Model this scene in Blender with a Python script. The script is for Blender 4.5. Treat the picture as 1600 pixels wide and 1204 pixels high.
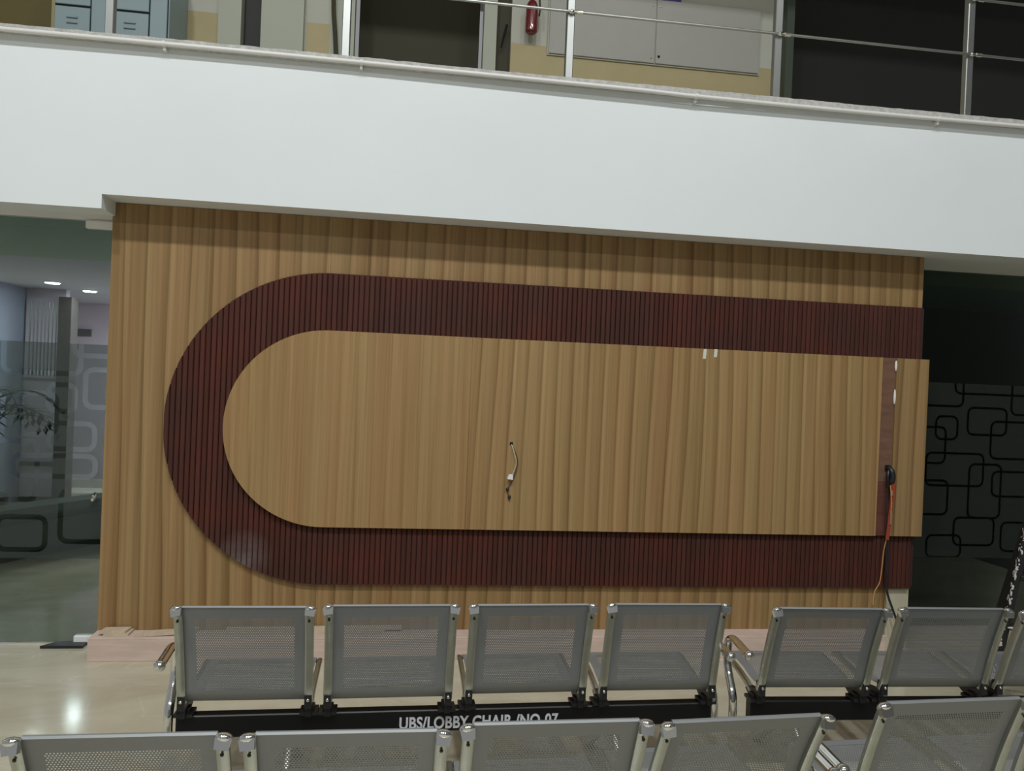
import bpy, bmesh, math, random
from mathutils import Vector, Matrix
random.seed(7)
PI = math.pi
for o in list(bpy.data.objects): bpy.data.objects.remove(o, do_unlink=True)
SC = bpy.context.scene
COL = SC.collection

# ------------------------------------------------------------------ camera
F_PX, YAW, PITCH, ROLL = 1203.0, -0.13358, -0.00682, 0.04170
CAM = Vector((1.7019, -4.6453, 1.65))
fwd = Vector((-math.sin(YAW)*math.cos(PITCH), math.cos(YAW)*math.cos(PITCH), math.sin(PITCH)))
r0 = Vector((math.cos(YAW), math.sin(YAW), 0.0)); u0 = r0.cross(fwd)
rr = r0*math.cos(ROLL)+u0*math.sin(ROLL); uu = -r0*math.sin(ROLL)+u0*math.cos(ROLL)
cd = bpy.data.cameras.new('camera'); cam = bpy.data.objects.new('camera', cd); COL.objects.link(cam)
cam.matrix_world = Matrix(((rr.x, uu.x, -fwd.x, CAM.x), (rr.y, uu.y, -fwd.y, CAM.y), (rr.z, uu.z, -fwd.z, CAM.z), (0, 0, 0, 1)))
cd.sensor_fit = 'HORIZONTAL'; cd.sensor_width = 36.0; cd.lens = 36.0*F_PX/1600.0
cd.clip_start = 0.05; cd.clip_end = 100
SC.camera = cam

# ------------------------------------------------------------------ world, lamps, exposure
w = bpy.data.worlds.new('lobby_air'); SC.world = w; w.use_nodes = True
w.node_tree.nodes['Background'].inputs['Color'].default_value = (0.92, 0.95, 0.96, 1)
w.node_tree.nodes['Background'].inputs['Strength'].default_value = 0.27
SC.view_settings.view_transform = 'Standard'; SC.view_settings.look = 'None'
SC.view_settings.gamma = 1.0; SC.view_settings.exposure = 0.0
SC.view_settings.use_curve_mapping = False

def area(name, loc, size, power, col=(1, 1, 1), rot=(0, 0, 0), size_y=None, spread=PI):
    l = bpy.data.lights.new(name, 'AREA'); l.energy = power; l.color = col
    l.shape = 'RECTANGLE'; l.size = size; l.size_y = size_y or size; l.spread = spread
    o = bpy.data.objects.new(name, l); o.location = loc; o.rotation_euler = rot; COL.objects.link(o); return o
WHITE = (0.97, 1.0, 0.995)
for x, p in ((-1.0, 262), (2.0, 275), (5.0, 150)):          # ceiling panels over the seating
    area('atrium_lamp', (x, -6.1, 8.95), 0.5, p, WHITE)
for x, p in ((-1.5, 150), (2.0, 145), (5.5, 80)):         # second row of panels further back
    area('atrium_lamp', (x, -11.2, 8.95), 0.6, p, WHITE, rot=(math.radians(22), 0, 0))
area('corridor_lamp', (0.2, 0.9, 5.9), 0.5, 2.0, (1.0, 1.0, 0.86))
area('corridor_lamp', (3.6, 0.9, 5.9), 0.5, 2.0, (1.0, 1.0, 0.90))

# ------------------------------------------------------------------ materials
def nt(name):
    m = bpy.data.materials.new(name); m.use_nodes = True
    return m, m.node_tree.nodes, m.node_tree.links, m.node_tree.nodes['Principled BSDF']
def plain(name, col, rough=0.5, metal=0.0, noise=0.0, nscale=8.0, bump=0.0, bscale=60.0, coat=0.0, stretch=(1, 1, 1), spec=0.5):
    m, n, l, b = nt(name)
    b.inputs['Base Color'].default_value = (*col, 1); b.inputs['Roughness'].default_value = rough
    b.inputs['Metallic'].default_value = metal; b.inputs['Specular IOR Level'].default_value = spec
    if coat: b.inputs['Coat Weight'].default_value = coat
    tc = n.new('ShaderNodeTexCoord'); mp = n.new('ShaderNodeMapping'); mp.inputs['Scale'].default_value = stretch
    l.new(tc.outputs['Object'], mp.inputs['Vector'])
    if noise:
        t = n.new('ShaderNodeTexNoise'); t.inputs['Scale'].default_value = nscale; t.inputs['Detail'].default_value = 5
        l.new(mp.outputs[0], t.inputs['Vector'])
        r = n.new('ShaderNodeValToRGB'); e = r.color_ramp.elements
        e[0].position = 0.3; e[1].position = 0.7
        e[0].color = (*[c*(1-noise) for c in col], 1); e[1].color = (*[min(1, c*(1+noise)) for c in col], 1)
        l.new(t.outputs['Fac'], r.inputs['Fac']); l.new(r.outputs['Color'], b.inputs['Base Color'])
    if bump:
        t = n.new('ShaderNodeTexNoise'); t.inputs['Scale'].default_value = bscale; t.inputs['Detail'].default_value = 4
        l.new(mp.outputs[0], t.inputs['Vector'])
        bp = n.new('ShaderNodeBump'); bp.inputs['Strength'].default_value = bump; bp.inputs['Distance'].default_value = 0.01
        l.new(t.outputs['Fac'], bp.inputs['Height']); l.new(bp.outputs[0], b.inputs['Normal'])
    return m

def math_(n, l, op, a, b=None, clamp=False):
    k = n.new('ShaderNodeMath'); k.operation = op; k.use_clamp = clamp
    for i, v in enumerate((a, b)):
        if v is None: continue
        if isinstance(v, (int, float)): k.inputs[i].default_value = v
        else: l.new(v, k.inputs[i])
    return k.outputs[0]

def veneer(name, period, amp_stripe, fine, light, dark, seed):
    """vertical grained laminate: broad ribs of grain of one period that drift, plus fine streaks"""
    m, n, l, b = nt(name)
    tc = n.new('ShaderNodeTexCoord'); sp = n.new('ShaderNodeSeparateXYZ'); l.new(tc.outputs['Object'], sp.inputs[0])
    X, Z = sp.outputs['X'], sp.outputs['Z']
    def noise(sx, sz, detail=2, off=0.0, rough=0.5):
        c = n.new('ShaderNodeCombineXYZ')
        l.new(math_(n, l, 'MULTIPLY', X, sx), c.inputs[0]); l.new(math_(n, l, 'MULTIPLY', Z, sz), c.inputs[2]); c.inputs[1].default_value = seed+off
        t = n.new('ShaderNodeTexNoise'); t.inputs['Scale'].default_value = 1; t.inputs['Detail'].default_value = detail
        t.inputs['Roughness'].default_value = rough
        l.new(c.outputs[0], t.inputs['Vector']); return t.outputs['Fac']
    drift = math_(n, l, 'MULTIPLY', math_(n, l, 'SUBTRACT', noise(1.1, 0.28, 1), 0.5), period*1.7)
    xs = math_(n, l, 'ADD', X, drift)
    # sawtooth rib: slow rise then a quick dark line
    fr = math_(n, l, 'FRACT', math_(n, l, 'DIVIDE', xs, period))
    rib = n.new('ShaderNodeValToRGB'); l.new(fr, rib.inputs['Fac']); e = rib.color_ramp.elements
    e[0].position = 0; e[0].color = (.25, .25, .25, 1); e[1].position = 1; e[1].color = (0.0, 0.0, 0.0, 1)
    for p, v in ((0.05, .85), (0.18, 1.0), (0.30, .68), (0.44, .80), (0.58, .74), (0.70, .52), (0.80, .58), (0.90, .32), (0.96, .18)):
        q = e.new(p); q.color = (v, v, v, 1)
    streak = noise(95, 0.7, 3, 3.1, .6); mid = noise(26, 0.5, 2, 9.2); broad = noise(3.0, 0.12, 1, 5.7)
    s1 = math_(n, l, 'MULTIPLY', rib.outputs['Color'], amp_stripe)
    s2 = math_(n, l, 'MULTIPLY', streak, fine)
    s3 = math_(n, l, 'MULTIPLY', mid, 0.75)
    s4 = math_(n, l, 'MULTIPLY', broad, 0.45)
    tot = math_(n, l, 'ADD', math_(n, l, 'ADD', s1, s2), math_(n, l, 'ADD', s3, s4))
    mean = 0.62*amp_stripe+0.5*fine+0.375+0.225
    fac = math_(n, l, 'ADD', math_(n, l, 'SUBTRACT', tot, mean), 0.5, True)
    mx = n.new('ShaderNodeMix'); mx.data_type = 'RGBA'
    l.new(fac, mx.inputs['Factor']); mx.inputs[6].default_value = (*dark, 1); mx.inputs[7].default_value = (*light, 1)
    hue = n.new('ShaderNodeMix'); hue.data_type = 'RGBA'; hue.blend_type = 'MULTIPLY'
    l.new(math_(n, l, 'MULTIPLY', math_(n, l, 'SUBTRACT', noise(7, 0.25, 1, 12.5), 0.42), 3.0, True), hue.inputs['Factor'])
    l.new(mx.outputs[2], hue.inputs[6]); hue.inputs[7].default_value = (1.0, 0.90, 0.90, 1)
    l.new(hue.outputs[2], b.inputs['Base Color'])
    b.inputs['Roughness'].default_value = 0.55; b.inputs['Specular IOR Level'].default_value = 0.3
    return m

M = {}
M['fascia'] = plain('white_paint', (0.82, 0.865, 0.885), 0.75, noise=0.02, nscale=1.5, bump=0.05, bscale=3.0, spec=0.3)
M['soffit'] = plain('soffit_paint', (0.82, 0.82, 0.78), 0.8)
M['cement'] = plain('rough_cement', (0.50, 0.49, 0.47), 0.9, noise=0.18, nscale=30, bump=0.6, bscale=60)
M['pipe'] = plain('white_conduit', (0.80, 0.78, 0.76), 0.35)
M['veneer_base'] = veneer('oak_veneer_base', 0.118, 0.75, 0.60, (0.395, 0.262, 0.122), (0.170, 0.098, 0.034), 1.3)
M['veneer_fine'] = veneer('oak_veneer_fine', 0.100, 0.25, 1.0, (0.460, 0.305, 0.142), (0.245, 0.142, 0.052), 4.9)
M['veneer_wide'] = veneer('oak_veneer_wide', 0.100, 0.70, 0.60, (0.445, 0.297, 0.136), (0.210, 0.124, 0.043), 8.1)
M['slat_back'] = plain('slat_backing', (0.040, 0.013, 0.010), 0.7)
def slat_mat():
    m, n, l, b = nt('dark_walnut_slat')
    tc = n.new('ShaderNodeTexCoord'); mp = n.new('ShaderNodeMapping'); mp.inputs['Scale'].default_value = (2.2, 1, 3.2)
    g = n.new('ShaderNodeNewGeometry'); l.new(g.outputs['Position'], mp.inputs[0])
    t = n.new('ShaderNodeTexNoise'); t.inputs['Scale'].default_value = 1.0; t.inputs['Detail'].default_value = 2; l.new(mp.outputs[0], t.inputs['Vector'])
    r = n.new('ShaderNodeValToRGB'); e = r.color_ramp.elements
    e[0].position = .36; e[0].color = (0.064, 0.026, 0.021, 1); e[1].position = .66; e[1].color = (0.088, 0.026, 0.018, 1)
    l.new(t.outputs['Fac'], r.inputs[0])
    oi = n.new('ShaderNodeObjectInfo')
    mp2 = n.new('ShaderNodeMapping'); mp2.inputs['Scale'].default_value = (160, 1, 5); l.new(g.outputs['Position'], mp2.inputs[0])
    t2 = n.new('ShaderNodeTexNoise'); t2.inputs['Scale'].default_value = 1.0; t2.inputs['Detail'].default_value = 3; l.new(mp2.outputs[0], t2.inputs['Vector'])
    v = math_(n, l, 'ADD', math_(n, l, 'MULTIPLY', oi.outputs['Random'], 0.25), math_(n, l, 'MULTIPLY', t2.outputs['Fac'], 0.5))
    v = math_(n, l, 'ADD', v, 0.66)
    mx = n.new('ShaderNodeVectorMath'); mx.operation = 'SCALE'; l.new(r.outputs[0], mx.inputs[0]); l.new(v, mx.inputs['Scale'])
    # dusty glue smear left on the lower bend
    vd = n.new('ShaderNodeVectorMath'); vd.operation = 'DISTANCE'; l.new(g.outputs['Position'], vd.inputs[0]); vd.inputs[1].default_value = (.80, -.03, .56)
    t3 = n.new('ShaderNodeTexNoise'); t3.inputs['Scale'].default_value = 14; t3.inputs['Detail'].default_value = 4; l.new(g.outputs['Position'], t3.inputs['Vector'])
    sm = math_(n, l, 'MULTIPLY', math_(n, l, 'SUBTRACT', 1.0, math_(n, l, 'DIVIDE', vd.outputs['Value'], .17), True), math_(n, l, 'MULTIPLY', t3.outputs['Fac'], 1.5), True)
    m3 = n.new('ShaderNodeMix'); m3.data_type = 'RGBA'; l.new(sm, m3.inputs['Factor']); l.new(mx.outputs[0], m3.inputs[6]); m3.inputs[7].default_value = (.17, .13, .125, 1)
    l.new(m3.outputs[2], b.inputs['Base Color'])
    b.inputs['Roughness'].default_value = 0.5; b.inputs['Specular IOR Level'].default_value = 0.2
    return m
M['slat'] = slat_mat()
M['dusty_slat'] = plain('glue_smear', (0.20, 0.15, 0.14), 0.7, noise=.4, nscale=25)
M['brown_ply'] = plain('bare_brown_ply', (0.175, 0.090, 0.055), 0.75, noise=0.18, nscale=9, stretch=(1, 1, 4))
M['reddish_ply'] = plain('reddish_brown_ply', (0.125, 0.042, 0.027), 0.75, noise=0.2, nscale=9, stretch=(1, 1, 4))  # lower stretch of the bare strip, darker and redder
M['pale_board'] = plain('pale_fibreboard', (0.52, 0.49, 0.37), 0.8, noise=0.06)
M['pink_ply'] = plain('pinkish_plywood', (0.62, 0.48, 0.41), 0.75, noise=0.10, nscale=5, stretch=(1, 1, 7), bump=0.1)
M['ply_edge'] = plain('pale_ply_edge', (0.62, 0.51, 0.38), 0.8, noise=0.12, nscale=20)
M['offcut'] = plain('offcut_wood', (0.56, 0.46, 0.34), 0.75, noise=0.10, nscale=8, stretch=(4, 1, 1))
M['chrome'] = plain('chrome', (0.78, 0.78, 0.76), 0.12, 1.0)
M['satin'] = plain('satin_steel', (0.46, 0.48, 0.45), 0.34, 1.0, noise=0.10, nscale=12)
M['steel'] = plain('polished_steel', (0.42, 0.43, 0.42), 0.38, 1.0)
M['sheet'] = plain('grey_powder_coat', (0.222, 0.232, 0.236), 0.42, 0.25, spec=0.5)
M['black'] = plain('black_enamel', (0.006, 0.006, 0.007), 0.35, spec=0.25)
M['bracket'] = plain('black_bracket', (0.010, 0.010, 0.011), 0.45)
M['hole'] = plain('dark_hole', (0.004, 0.003, 0.003), 0.9)
M['letter'] = plain('white_stencil_paint', (0.55, 0.56, 0.60), 0.7, noise=.12, nscale=60)
M['tape'] = plain('white_tape', (0.72, 0.70, 0.64), 0.6)
M['glue'] = plain('white_glue', (0.85, 0.83, 0.78), 0.35)
M['white_plastic'] = plain('white_plastic', (0.88, 0.86, 0.86), 0.4)
M['wire_white'] = plain('cream_wire', (0.52, 0.47, 0.32), 0.5)
M['wire_brown'] = plain('brown_wire', (0.10, 0.07, 0.04), 0.5)
M['wire_dark'] = plain('dark_wire', (0.025, 0.018, 0.025), 0.5)
M['wire_red'] = plain('red_wire', (0.34, 0.055, 0.025), 0.5)
M['wire_orange'] = plain('orange_wire', (0.55, 0.28, 0.09), 0.5)
M['wire_copper'] = plain('bare_copper', (0.75, 0.50, 0.35), 0.3, 0.8)
M['dado'] = plain('beige_dado', (0.42, 0.35, 0.19), 0.6, noise=.05, nscale=3)
M['wall'] = plain('upper_wall_paint', (0.48, 0.48, 0.42), 0.75, noise=.03, nscale=2)
M['wall_grey'] = plain('grey_green_pilaster', (0.42, 0.44, 0.37), 0.7)
M['olive'] = plain('olive_shade', (0.135, 0.112, 0.040), 0.8)
M['olive_dark'] = plain('dark_olive', (0.045, 0.040, 0.018), 0.7)
M['shaft'] = plain('shaft_panel_paint', (0.37, 0.365, 0.335), 0.55, noise=.02)
M['cab'] = plain('blue_grey_steel_paint', (0.27, 0.35, 0.38), 0.5)
M['gap'] = plain('dark_gap', (0.02, 0.025, 0.025), 0.8)
M['red'] = plain('extinguisher_red', (0.15, 0.008, 0.014), 0.3, coat=.5)
M['purple'] = plain('purple_sign', (0.055, 0.040, 0.20), 0.5)
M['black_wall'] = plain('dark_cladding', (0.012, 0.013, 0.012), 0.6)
M['dark_green'] = plain('dark_green_paint', (0.05, 0.065, 0.045), 0.6)
M['room_wall'] = plain('lilac_grey_wall', (0.58, 0.50, 0.57), 0.7)
M['room_dark'] = plain('room_dark_cladding', (0.10, 0.10, 0.10), 0.7)
M['room_brown'] = plain('brown_door_frame', (0.085, 0.070, 0.062), 0.6)
M['room_ceiling'] = plain('room_ceiling_paint', (0.42, 0.42, 0.47), 0.8)
M['unlit_ceiling'] = plain('unlit_ceiling_green', (0.30, 0.38, 0.29), 0.7)  # green tone puts the unlit look of the near ceiling into the colour
M['sofa'] = plain('olive_grey_cover', (0.13, 0.14, 0.11), 0.8, noise=.15, nscale=3)
M['leaf'] = plain('palm_leaf', (0.012, 0.030, 0.014), 0.55)
M['pot'] = plain('dark_pot', (0.05, 0.04, 0.04), 0.5)
M['lad'] = plain('black_ladder_paint', (0.010, 0.010, 0.010), 0.6)
M['splat'] = plain('white_paint_splash', (0.60, 0.58, 0.56), 0.8)
M['mat'] = plain('floor_spring_plate', (0.015, 0.017, 0.018), 0.4)
M['backroom'] = plain('dark_void', (0.02, 0.02, 0.018), 0.9)

def marble():
    m, n, l, b = nt('polished_marble')
    tc = n.new('ShaderNodeTexCoord')
    mp = n.new('ShaderNodeMapping'); mp.inputs['Scale'].default_value = (0.8, 1.6, 1); mp.inputs['Rotation'].default_value = (0, 0, .5)
    l.new(tc.outputs['Object'], mp.inputs[0])
    t = n.new('ShaderNodeTexNoise'); t.inputs['Scale'].default_value = 1.7; t.inputs['Detail'].default_value = 6; t.inputs['Distortion'].default_value = 1.2
    l.new(mp.outputs[0], t.inputs['Vector'])
    r = n.new('ShaderNodeValToRGB'); e = r.color_ramp.elements
    e[0].position = .30; e[0].color = (0.46, 0.41, 0.30, 1); e[1].position = .72; e[1].color = (0.60, 0.56, 0.44, 1)
    l.new(t.outputs['Fac'], r.inputs[0])
    v = n.new('ShaderNodeTexNoise'); v.inputs['Scale'].default_value = 1.1; v.inputs['Detail'].default_value = 3; v.inputs['Distortion'].default_value = 2.0
    l.new(mp.outputs[0], v.inputs['Vector'])
    d = math_(n, l, 'ABSOLUTE', math_(n, l, 'SUBTRACT', v.outputs['Fac'], 0.5))
    k = math_(n, l, 'SUBTRACT', 1.0, math_(n, l, 'MULTIPLY', d, 90.0), True)
    k = math_(n, l, 'MULTIPLY', k, 0.35)
    mx = n.new('ShaderNodeMix'); mx.data_type = 'RGBA'; l.new(k, mx.inputs['Factor'])
    l.new(r.outputs[0], mx.inputs[6]); mx.inputs[7].default_value = (0.68, 0.64, 0.52, 1)
    l.new(mx.outputs[2], b.inputs['Base Color'])
    b.inputs['Roughness'].default_value = 0.12; b.inputs['Specular IOR Level'].default_value = 0.5
    return m
M['marble'] = marble()

def glass_mat(name, tint, refl=1.0):
    m = bpy.data.materials.new(name); m.use_nodes = True; n, l = m.node_tree.nodes, m.node_tree.links
    n.clear(); out = n.new('ShaderNodeOutputMaterial')
    tr = n.new('ShaderNodeBsdfTransparent'); tr.inputs['Color'].default_value = (*tint, 1)
    gl = n.new('ShaderNodeBsdfGlossy'); gl.inputs['Roughness'].default_value = 0.02
    fr = n.new('ShaderNodeFresnel'); fr.inputs['IOR'].default_value = 1.5
    mx = n.new('ShaderNodeMixShader'); l.new(math_(n, l, 'MULTIPLY', fr.outputs[0], refl), mx.inputs[0])
    l.new(tr.outputs[0], mx.inputs[1]); l.new(gl.outputs[0], mx.inputs[2]); l.new(mx.outputs[0], out.inputs['Surface'])
    return m
M['glass'] = glass_mat('green_glass', (0.66, 0.74, 0.70), 0.6)

def film_mat(name, rects, tint, col, dens, line_w=0.011):
    """frosted film with clear rounded-rectangle outlines cut out of it (coordinates in the pane's own x, z)"""
    m = bpy.data.materials.new(name); m.use_nodes = True; n, l = m.node_tree.nodes, m.node_tree.links
    n.clear(); out = n.new('ShaderNodeOutputMaterial')
    tc = n.new('ShaderNodeTexCoord'); sp = n.new('ShaderNodeSeparateXYZ'); l.new(tc.outputs['Object'], sp.inputs[0])
    X, Z = sp.outputs['X'], sp.outputs['Z']; best = None
    x_start, x_rep = (-.95, 1.0) if rects[0][0] < 0 else (5.0, 1.5)        # the print repeats along the glass
    X = math_(n, l, 'ADD', math_(n, l, 'MULTIPLY', math_(n, l, 'FRACT', math_(n, l, 'DIVIDE', math_(n, l, 'SUBTRACT', X, x_start), x_rep)), x_rep), x_start)
    for (x0, x1, z0, z1) in rects:
        cx, cz, hx, hz = (x0+x1)/2, (z0+z1)/2, (x1-x0)/2, (z1-z0)/2
        r = min(0.045, hx*.8, hz*.8)
        qx = math_(n, l, 'SUBTRACT', math_(n, l, 'ABSOLUTE', math_(n, l, 'SUBTRACT', X, cx)), hx-r)
        qz = math_(n, l, 'SUBTRACT', math_(n, l, 'ABSOLUTE', math_(n, l, 'SUBTRACT', Z, cz)), hz-r)
        px, pz = math_(n, l, 'MAXIMUM', qx, 0.0), math_(n, l, 'MAXIMUM', qz, 0.0)
        ln = math_(n, l, 'SQRT', math_(n, l, 'ADD', math_(n, l, 'MULTIPLY', px, px), math_(n, l, 'MULTIPLY', pz, pz)))
        ins = math_(n, l, 'MINIMUM', math_(n, l, 'MAXIMUM', qx, qz), 0.0)
        d = math_(n, l, 'ABSOLUTE', math_(n, l, 'SUBTRACT', math_(n, l, 'ADD', ln, ins), r))
        best = d if best is None else math_(n, l, 'MINIMUM', best, d)
    line = math_(n, l, 'LESS_THAN', best, line_w)
    tr = n.new('ShaderNodeBsdfTransparent'); tr.inputs['Color'].default_value = (*tint, 1)
    df = n.new('ShaderNodeBsdfDiffuse'); df.inputs['Color'].default_value = (*col, 1)
    cl = n.new('ShaderNodeBsdfTransparent'); cl.inputs['Color'].default_value = (*[min(1, t*1.22) for t in tint], 1)
    a = n.new('ShaderNodeMixShader'); a.inputs[0].default_value = dens; l.new(tr.outputs[0], a.inputs[1]); l.new(df.outputs[0], a.inputs[2])
    b2 = n.new('ShaderNodeMixShader'); l.new(line, b2.inputs[0]); l.new(a.outputs[0], b2.inputs[1]); l.new(cl.outputs[0], b2.inputs[2])
    l.new(b2.outputs[0], out.inputs['Surface']); return m

def emit(name, col, s):
    m = bpy.data.materials.new(name); m.use_nodes = True; n, l = m.node_tree.nodes, m.node_tree.links
    n.clear(); out = n.new('ShaderNodeOutputMaterial'); e = n.new('ShaderNodeEmission')
    e.inputs[0].default_value = (*col, 1); e.inputs[1].default_value = s; l.new(e.outputs[0], out.inputs[0]); return m
M['lamp'] = emit('lamp_diffuser', (0.92, 0.93, 1.0), 40.0)

# ------------------------------------------------------------------ mesh helpers
class MB:
    def __init__(s): s.v = []; s.f = []
    def add(s, vs, fs):
        k = len(s.v); s.v += [tuple(a) for a in vs]; s.f += [tuple(i+k for i in f) for f in fs]; return s
    def box(s, x0, x1, y0, y1, z0, z1, bevel=0.0):
        if bevel:
            bm = bmesh.new(); bmesh.ops.create_cube(bm, size=1.0)
            for q in bm.verts:
                q.co = Vector(((x0+x1)/2+q.co.x*(x1-x0), (y0+y1)/2+q.co.y*(y1-y0), (z0+z1)/2+q.co.z*(z1-z0)))
            bmesh.ops.bevel(bm, geom=list(bm.edges), offset=bevel, segments=1, affect='EDGES')
            bm.verts.index_update(); s.add([q.co for q in bm.verts], [[q.index for q in f.verts] for f in bm.faces]); bm.free(); return s
        return s.add([(x0, y0, z0), (x1, y0, z0), (x1, y1, z0), (x0, y1, z0), (x0, y0, z1), (x1, y0, z1), (x1, y1, z1), (x0, y1, z1)],
                     [(0, 3, 2, 1), (4, 5, 6, 7), (0, 1, 5, 4), (1, 2, 6, 5), (2, 3, 7, 6), (3, 0, 4, 7)])
    def prism(s, poly, a, b, axis='y'):
        """polygon in the plane across axis, swept from a to b along axis"""
        n = len(poly)
        def P(q, t): return {'y': (q[0], t, q[1]), 'x': (t, q[0], q[1]), 'z': (q[0], q[1], t)}[axis]
        return s.add([P(q, a) for q in poly]+[P(q, b) for q in poly],
                     [tuple(range(n)), tuple(range(2*n-1, n-1, -1))]+[(i, i+n, (i+1) % n+n, (i+1) % n) for i in range(n)])
    def tube(s, pts, r, n=10, sx=1.0, cap=True):
        """round tube along points; r a number or a list; sx widens it sideways"""
        pts = [Vector(p) for p in pts]; m = len(pts); rs = r if isinstance(r, (list, tuple)) else [r]*m
        t0 = (pts[1]-pts[0]).normalized(); up = Vector((1, 0, 0)) if abs(t0.x) < .8 else Vector((0, 0, 1))
        a = (up-t0*up.dot(t0)).normalized(); vs = []
        for i in range(m):
            t = ((pts[min(i+1, m-1)]-pts[max(i-1, 0)])).normalized()
            a = (a-t*a.dot(t)).normalized(); b = t.cross(a)
            for k in range(n):
                c = 2*PI*k/n; vs.append(pts[i]+(a*math.cos(c)*sx+b*math.sin(c))*rs[i])
        fs = [(i*n+k, i*n+(k+1) % n, (i+1)*n+(k+1) % n, (i+1)*n+k) for i in range(m-1) for k in range(n)]
        if cap: fs += [tuple(range(n-1, -1, -1)), tuple((m-1)*n+k for k in range(n))]
        return s.add(vs, fs)
    def ball(s, c, rx, ry, rz, nu=12, nv=8):
        vs = [(c[0], c[1], c[2]-rz)]
        for j in range(1, nv):
            p = -PI/2+PI*j/nv
            for i in range(nu):
                q = 2*PI*i/nu; vs.append((c[0]+rx*math.cos(p)*math.cos(q), c[1]+ry*math.cos(p)*math.sin(q), c[2]+rz*math.sin(p)))
        vs.append((c[0], c[1], c[2]+rz)); fs = []
        for i in range(nu):
            k = (i+1) % nu; fs.append((0, 1+k, 1+i)); e = 1+(nv-2)*nu; fs.append((e+i, e+k, len(vs)-1))
            for j in range(nv-2): a = 1+j*nu; fs.append((a+i, a+k, a+nu+k, a+nu+i))
        return s.add(vs, fs)
    def mesh(s, name, mat, smooth=True, ang=35, fix=True):
        me = bpy.data.meshes.new(name); me.from_pydata(s.v, [], s.f)
        if fix:
            bm = bmesh.new(); bm.from_mesh(me); bmesh.ops.recalc_face_normals(bm, faces=bm.faces); bm.to_mesh(me); bm.free()
        if mat: me.materials.append(mat)
        if smooth:
            me.polygons.foreach_set('use_smooth', [True]*len(me.polygons)); me.set_sharp_from_angle(angle=math.radians(ang))
        me.update(); return me
    def build(s, name, mat, parent=None, loc=(0, 0, 0), rot=(0, 0, 0), **k):
        return link(name, s.mesh(name, mat, **k), parent, loc, rot)
def link(name, me, parent=None, loc=(0, 0, 0), rot=(0, 0, 0)):
    o = bpy.data.objects.new(name, me); COL.objects.link(o); o.parent = parent; o.location = loc; o.rotation_euler = rot; return o
def tag(o, label=None, cat=None, group=None, kind=None):
    for k, v in (('label', label), ('category', cat), ('group', group), ('kind', kind)):
        if v: o[k] = v
    return o
def thing(name, label, cat, loc=(0, 0, 0), rz=0.0, group=None):
    o = bpy.data.objects.new(name, None); COL.objects.link(o); o.location = loc; o.rotation_euler = (0, 0, rz)
    o.empty_display_size = .1; return tag(o, label, cat, group)
def struct(name, mb, mat, **k):
    o = mb.build(name, mat, **k); o['kind'] = 'structure'; return o
def struct_empty(name, loc=(0, 0, 0)):
    o = bpy.data.objects.new(name, None); COL.objects.link(o); o.location = loc; o['kind'] = 'structure'; return o
def smoothpath(pts, k=6):
    """Catmull-Rom through points"""
    P = [Vector(p) for p in pts]; P = [P[0]*2-P[1]]+P+[P[-1]*2-P[-2]]; out = []
    for i in range(1, len(P)-2):
        for j in range(k):
            t = j/k; a, b, c, d = P[i-1], P[i], P[i+1], P[i+2]
            out.append(0.5*((2*b)+(c-a)*t+(2*a-5*b+4*c-d)*t*t+(-a+3*b-3*c+d)*t**3))
    out.append(P[-2]); return out

# ------------------------------------------------------------------ the setting
FZ = 3.42                     # top of the balcony edge
struct('floor', MB().box(-7, 12, -15, 8, -0.12, 0), M['marble'], smooth=False)
fas = MB().prism([(-5, 2.488), (0.014, 2.488), (0.014, 2.566), (9.5, 2.566), (9.5, FZ), (-5, FZ)], -0.2, 0.0)
struct('wall_balcony', fas, M['fascia'], smooth=False)
struct('ceiling_soffit_left', MB().box(-5, 0.012, 0.0005, 0.20, 2.4885, 2.56), M['soffit'], smooth=False)
struct('ceiling_soffit_middle', MB().box(0.016, 9.5, 0.0005, 0.50, 2.567, 2.62), M['soffit'], smooth=False)
# rendered core wall behind the timber panelling
struct('wall_front', MB().box(0.02, 4.99, 0.03, 0.44, 0, 2.566), M['pale_board'], smooth=False)
struct('floor_upper', MB().box(-5, 9.5, 0.0, 4.5, 3.25, FZ), M['marble'], smooth=False)
struct('ceiling_upper', MB().box(-5, 9.5, 0.0, 4.5, 6.0, 6.1), M['wall'], smooth=False)
struct('light_blocker_right', MB().box(7.6, 7.7, -14, -0.2, 0, 9.0), M['room_dark'], smooth=False)  # unseen wall added to block ambient light and darken the right side
struct('ceiling', MB().box(-5, 10, -14, -0.2, 9.0, 9.1), M['wall'], smooth=False)

# rough ragged cement ledge on the balcony edge
led = MB(); n = 260; vs = []
for i in range(n+1):
    x = -3+i*(10.5/n); h = 0.007+0.005*math.sin(x*2.1)*math.sin(x*.77)+random.uniform(-.002, .004); d = 0.232+random.uniform(0, .006)
    vs += [(x, -d, FZ-0.040), (x, -d+.003, FZ+h*.5), (x, -0.19, FZ+h), (x, -0.19, FZ+h+.0001), (x, -0.19, FZ-0.040)]
fs = [(i*5+k, i*5+(k+1) % 5, i*5+5+(k+1) % 5, i*5+5+k) for i in range(n) for k in range(5)]
led.add(vs, fs); struct('trim_1', led, M['cement'])

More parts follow.
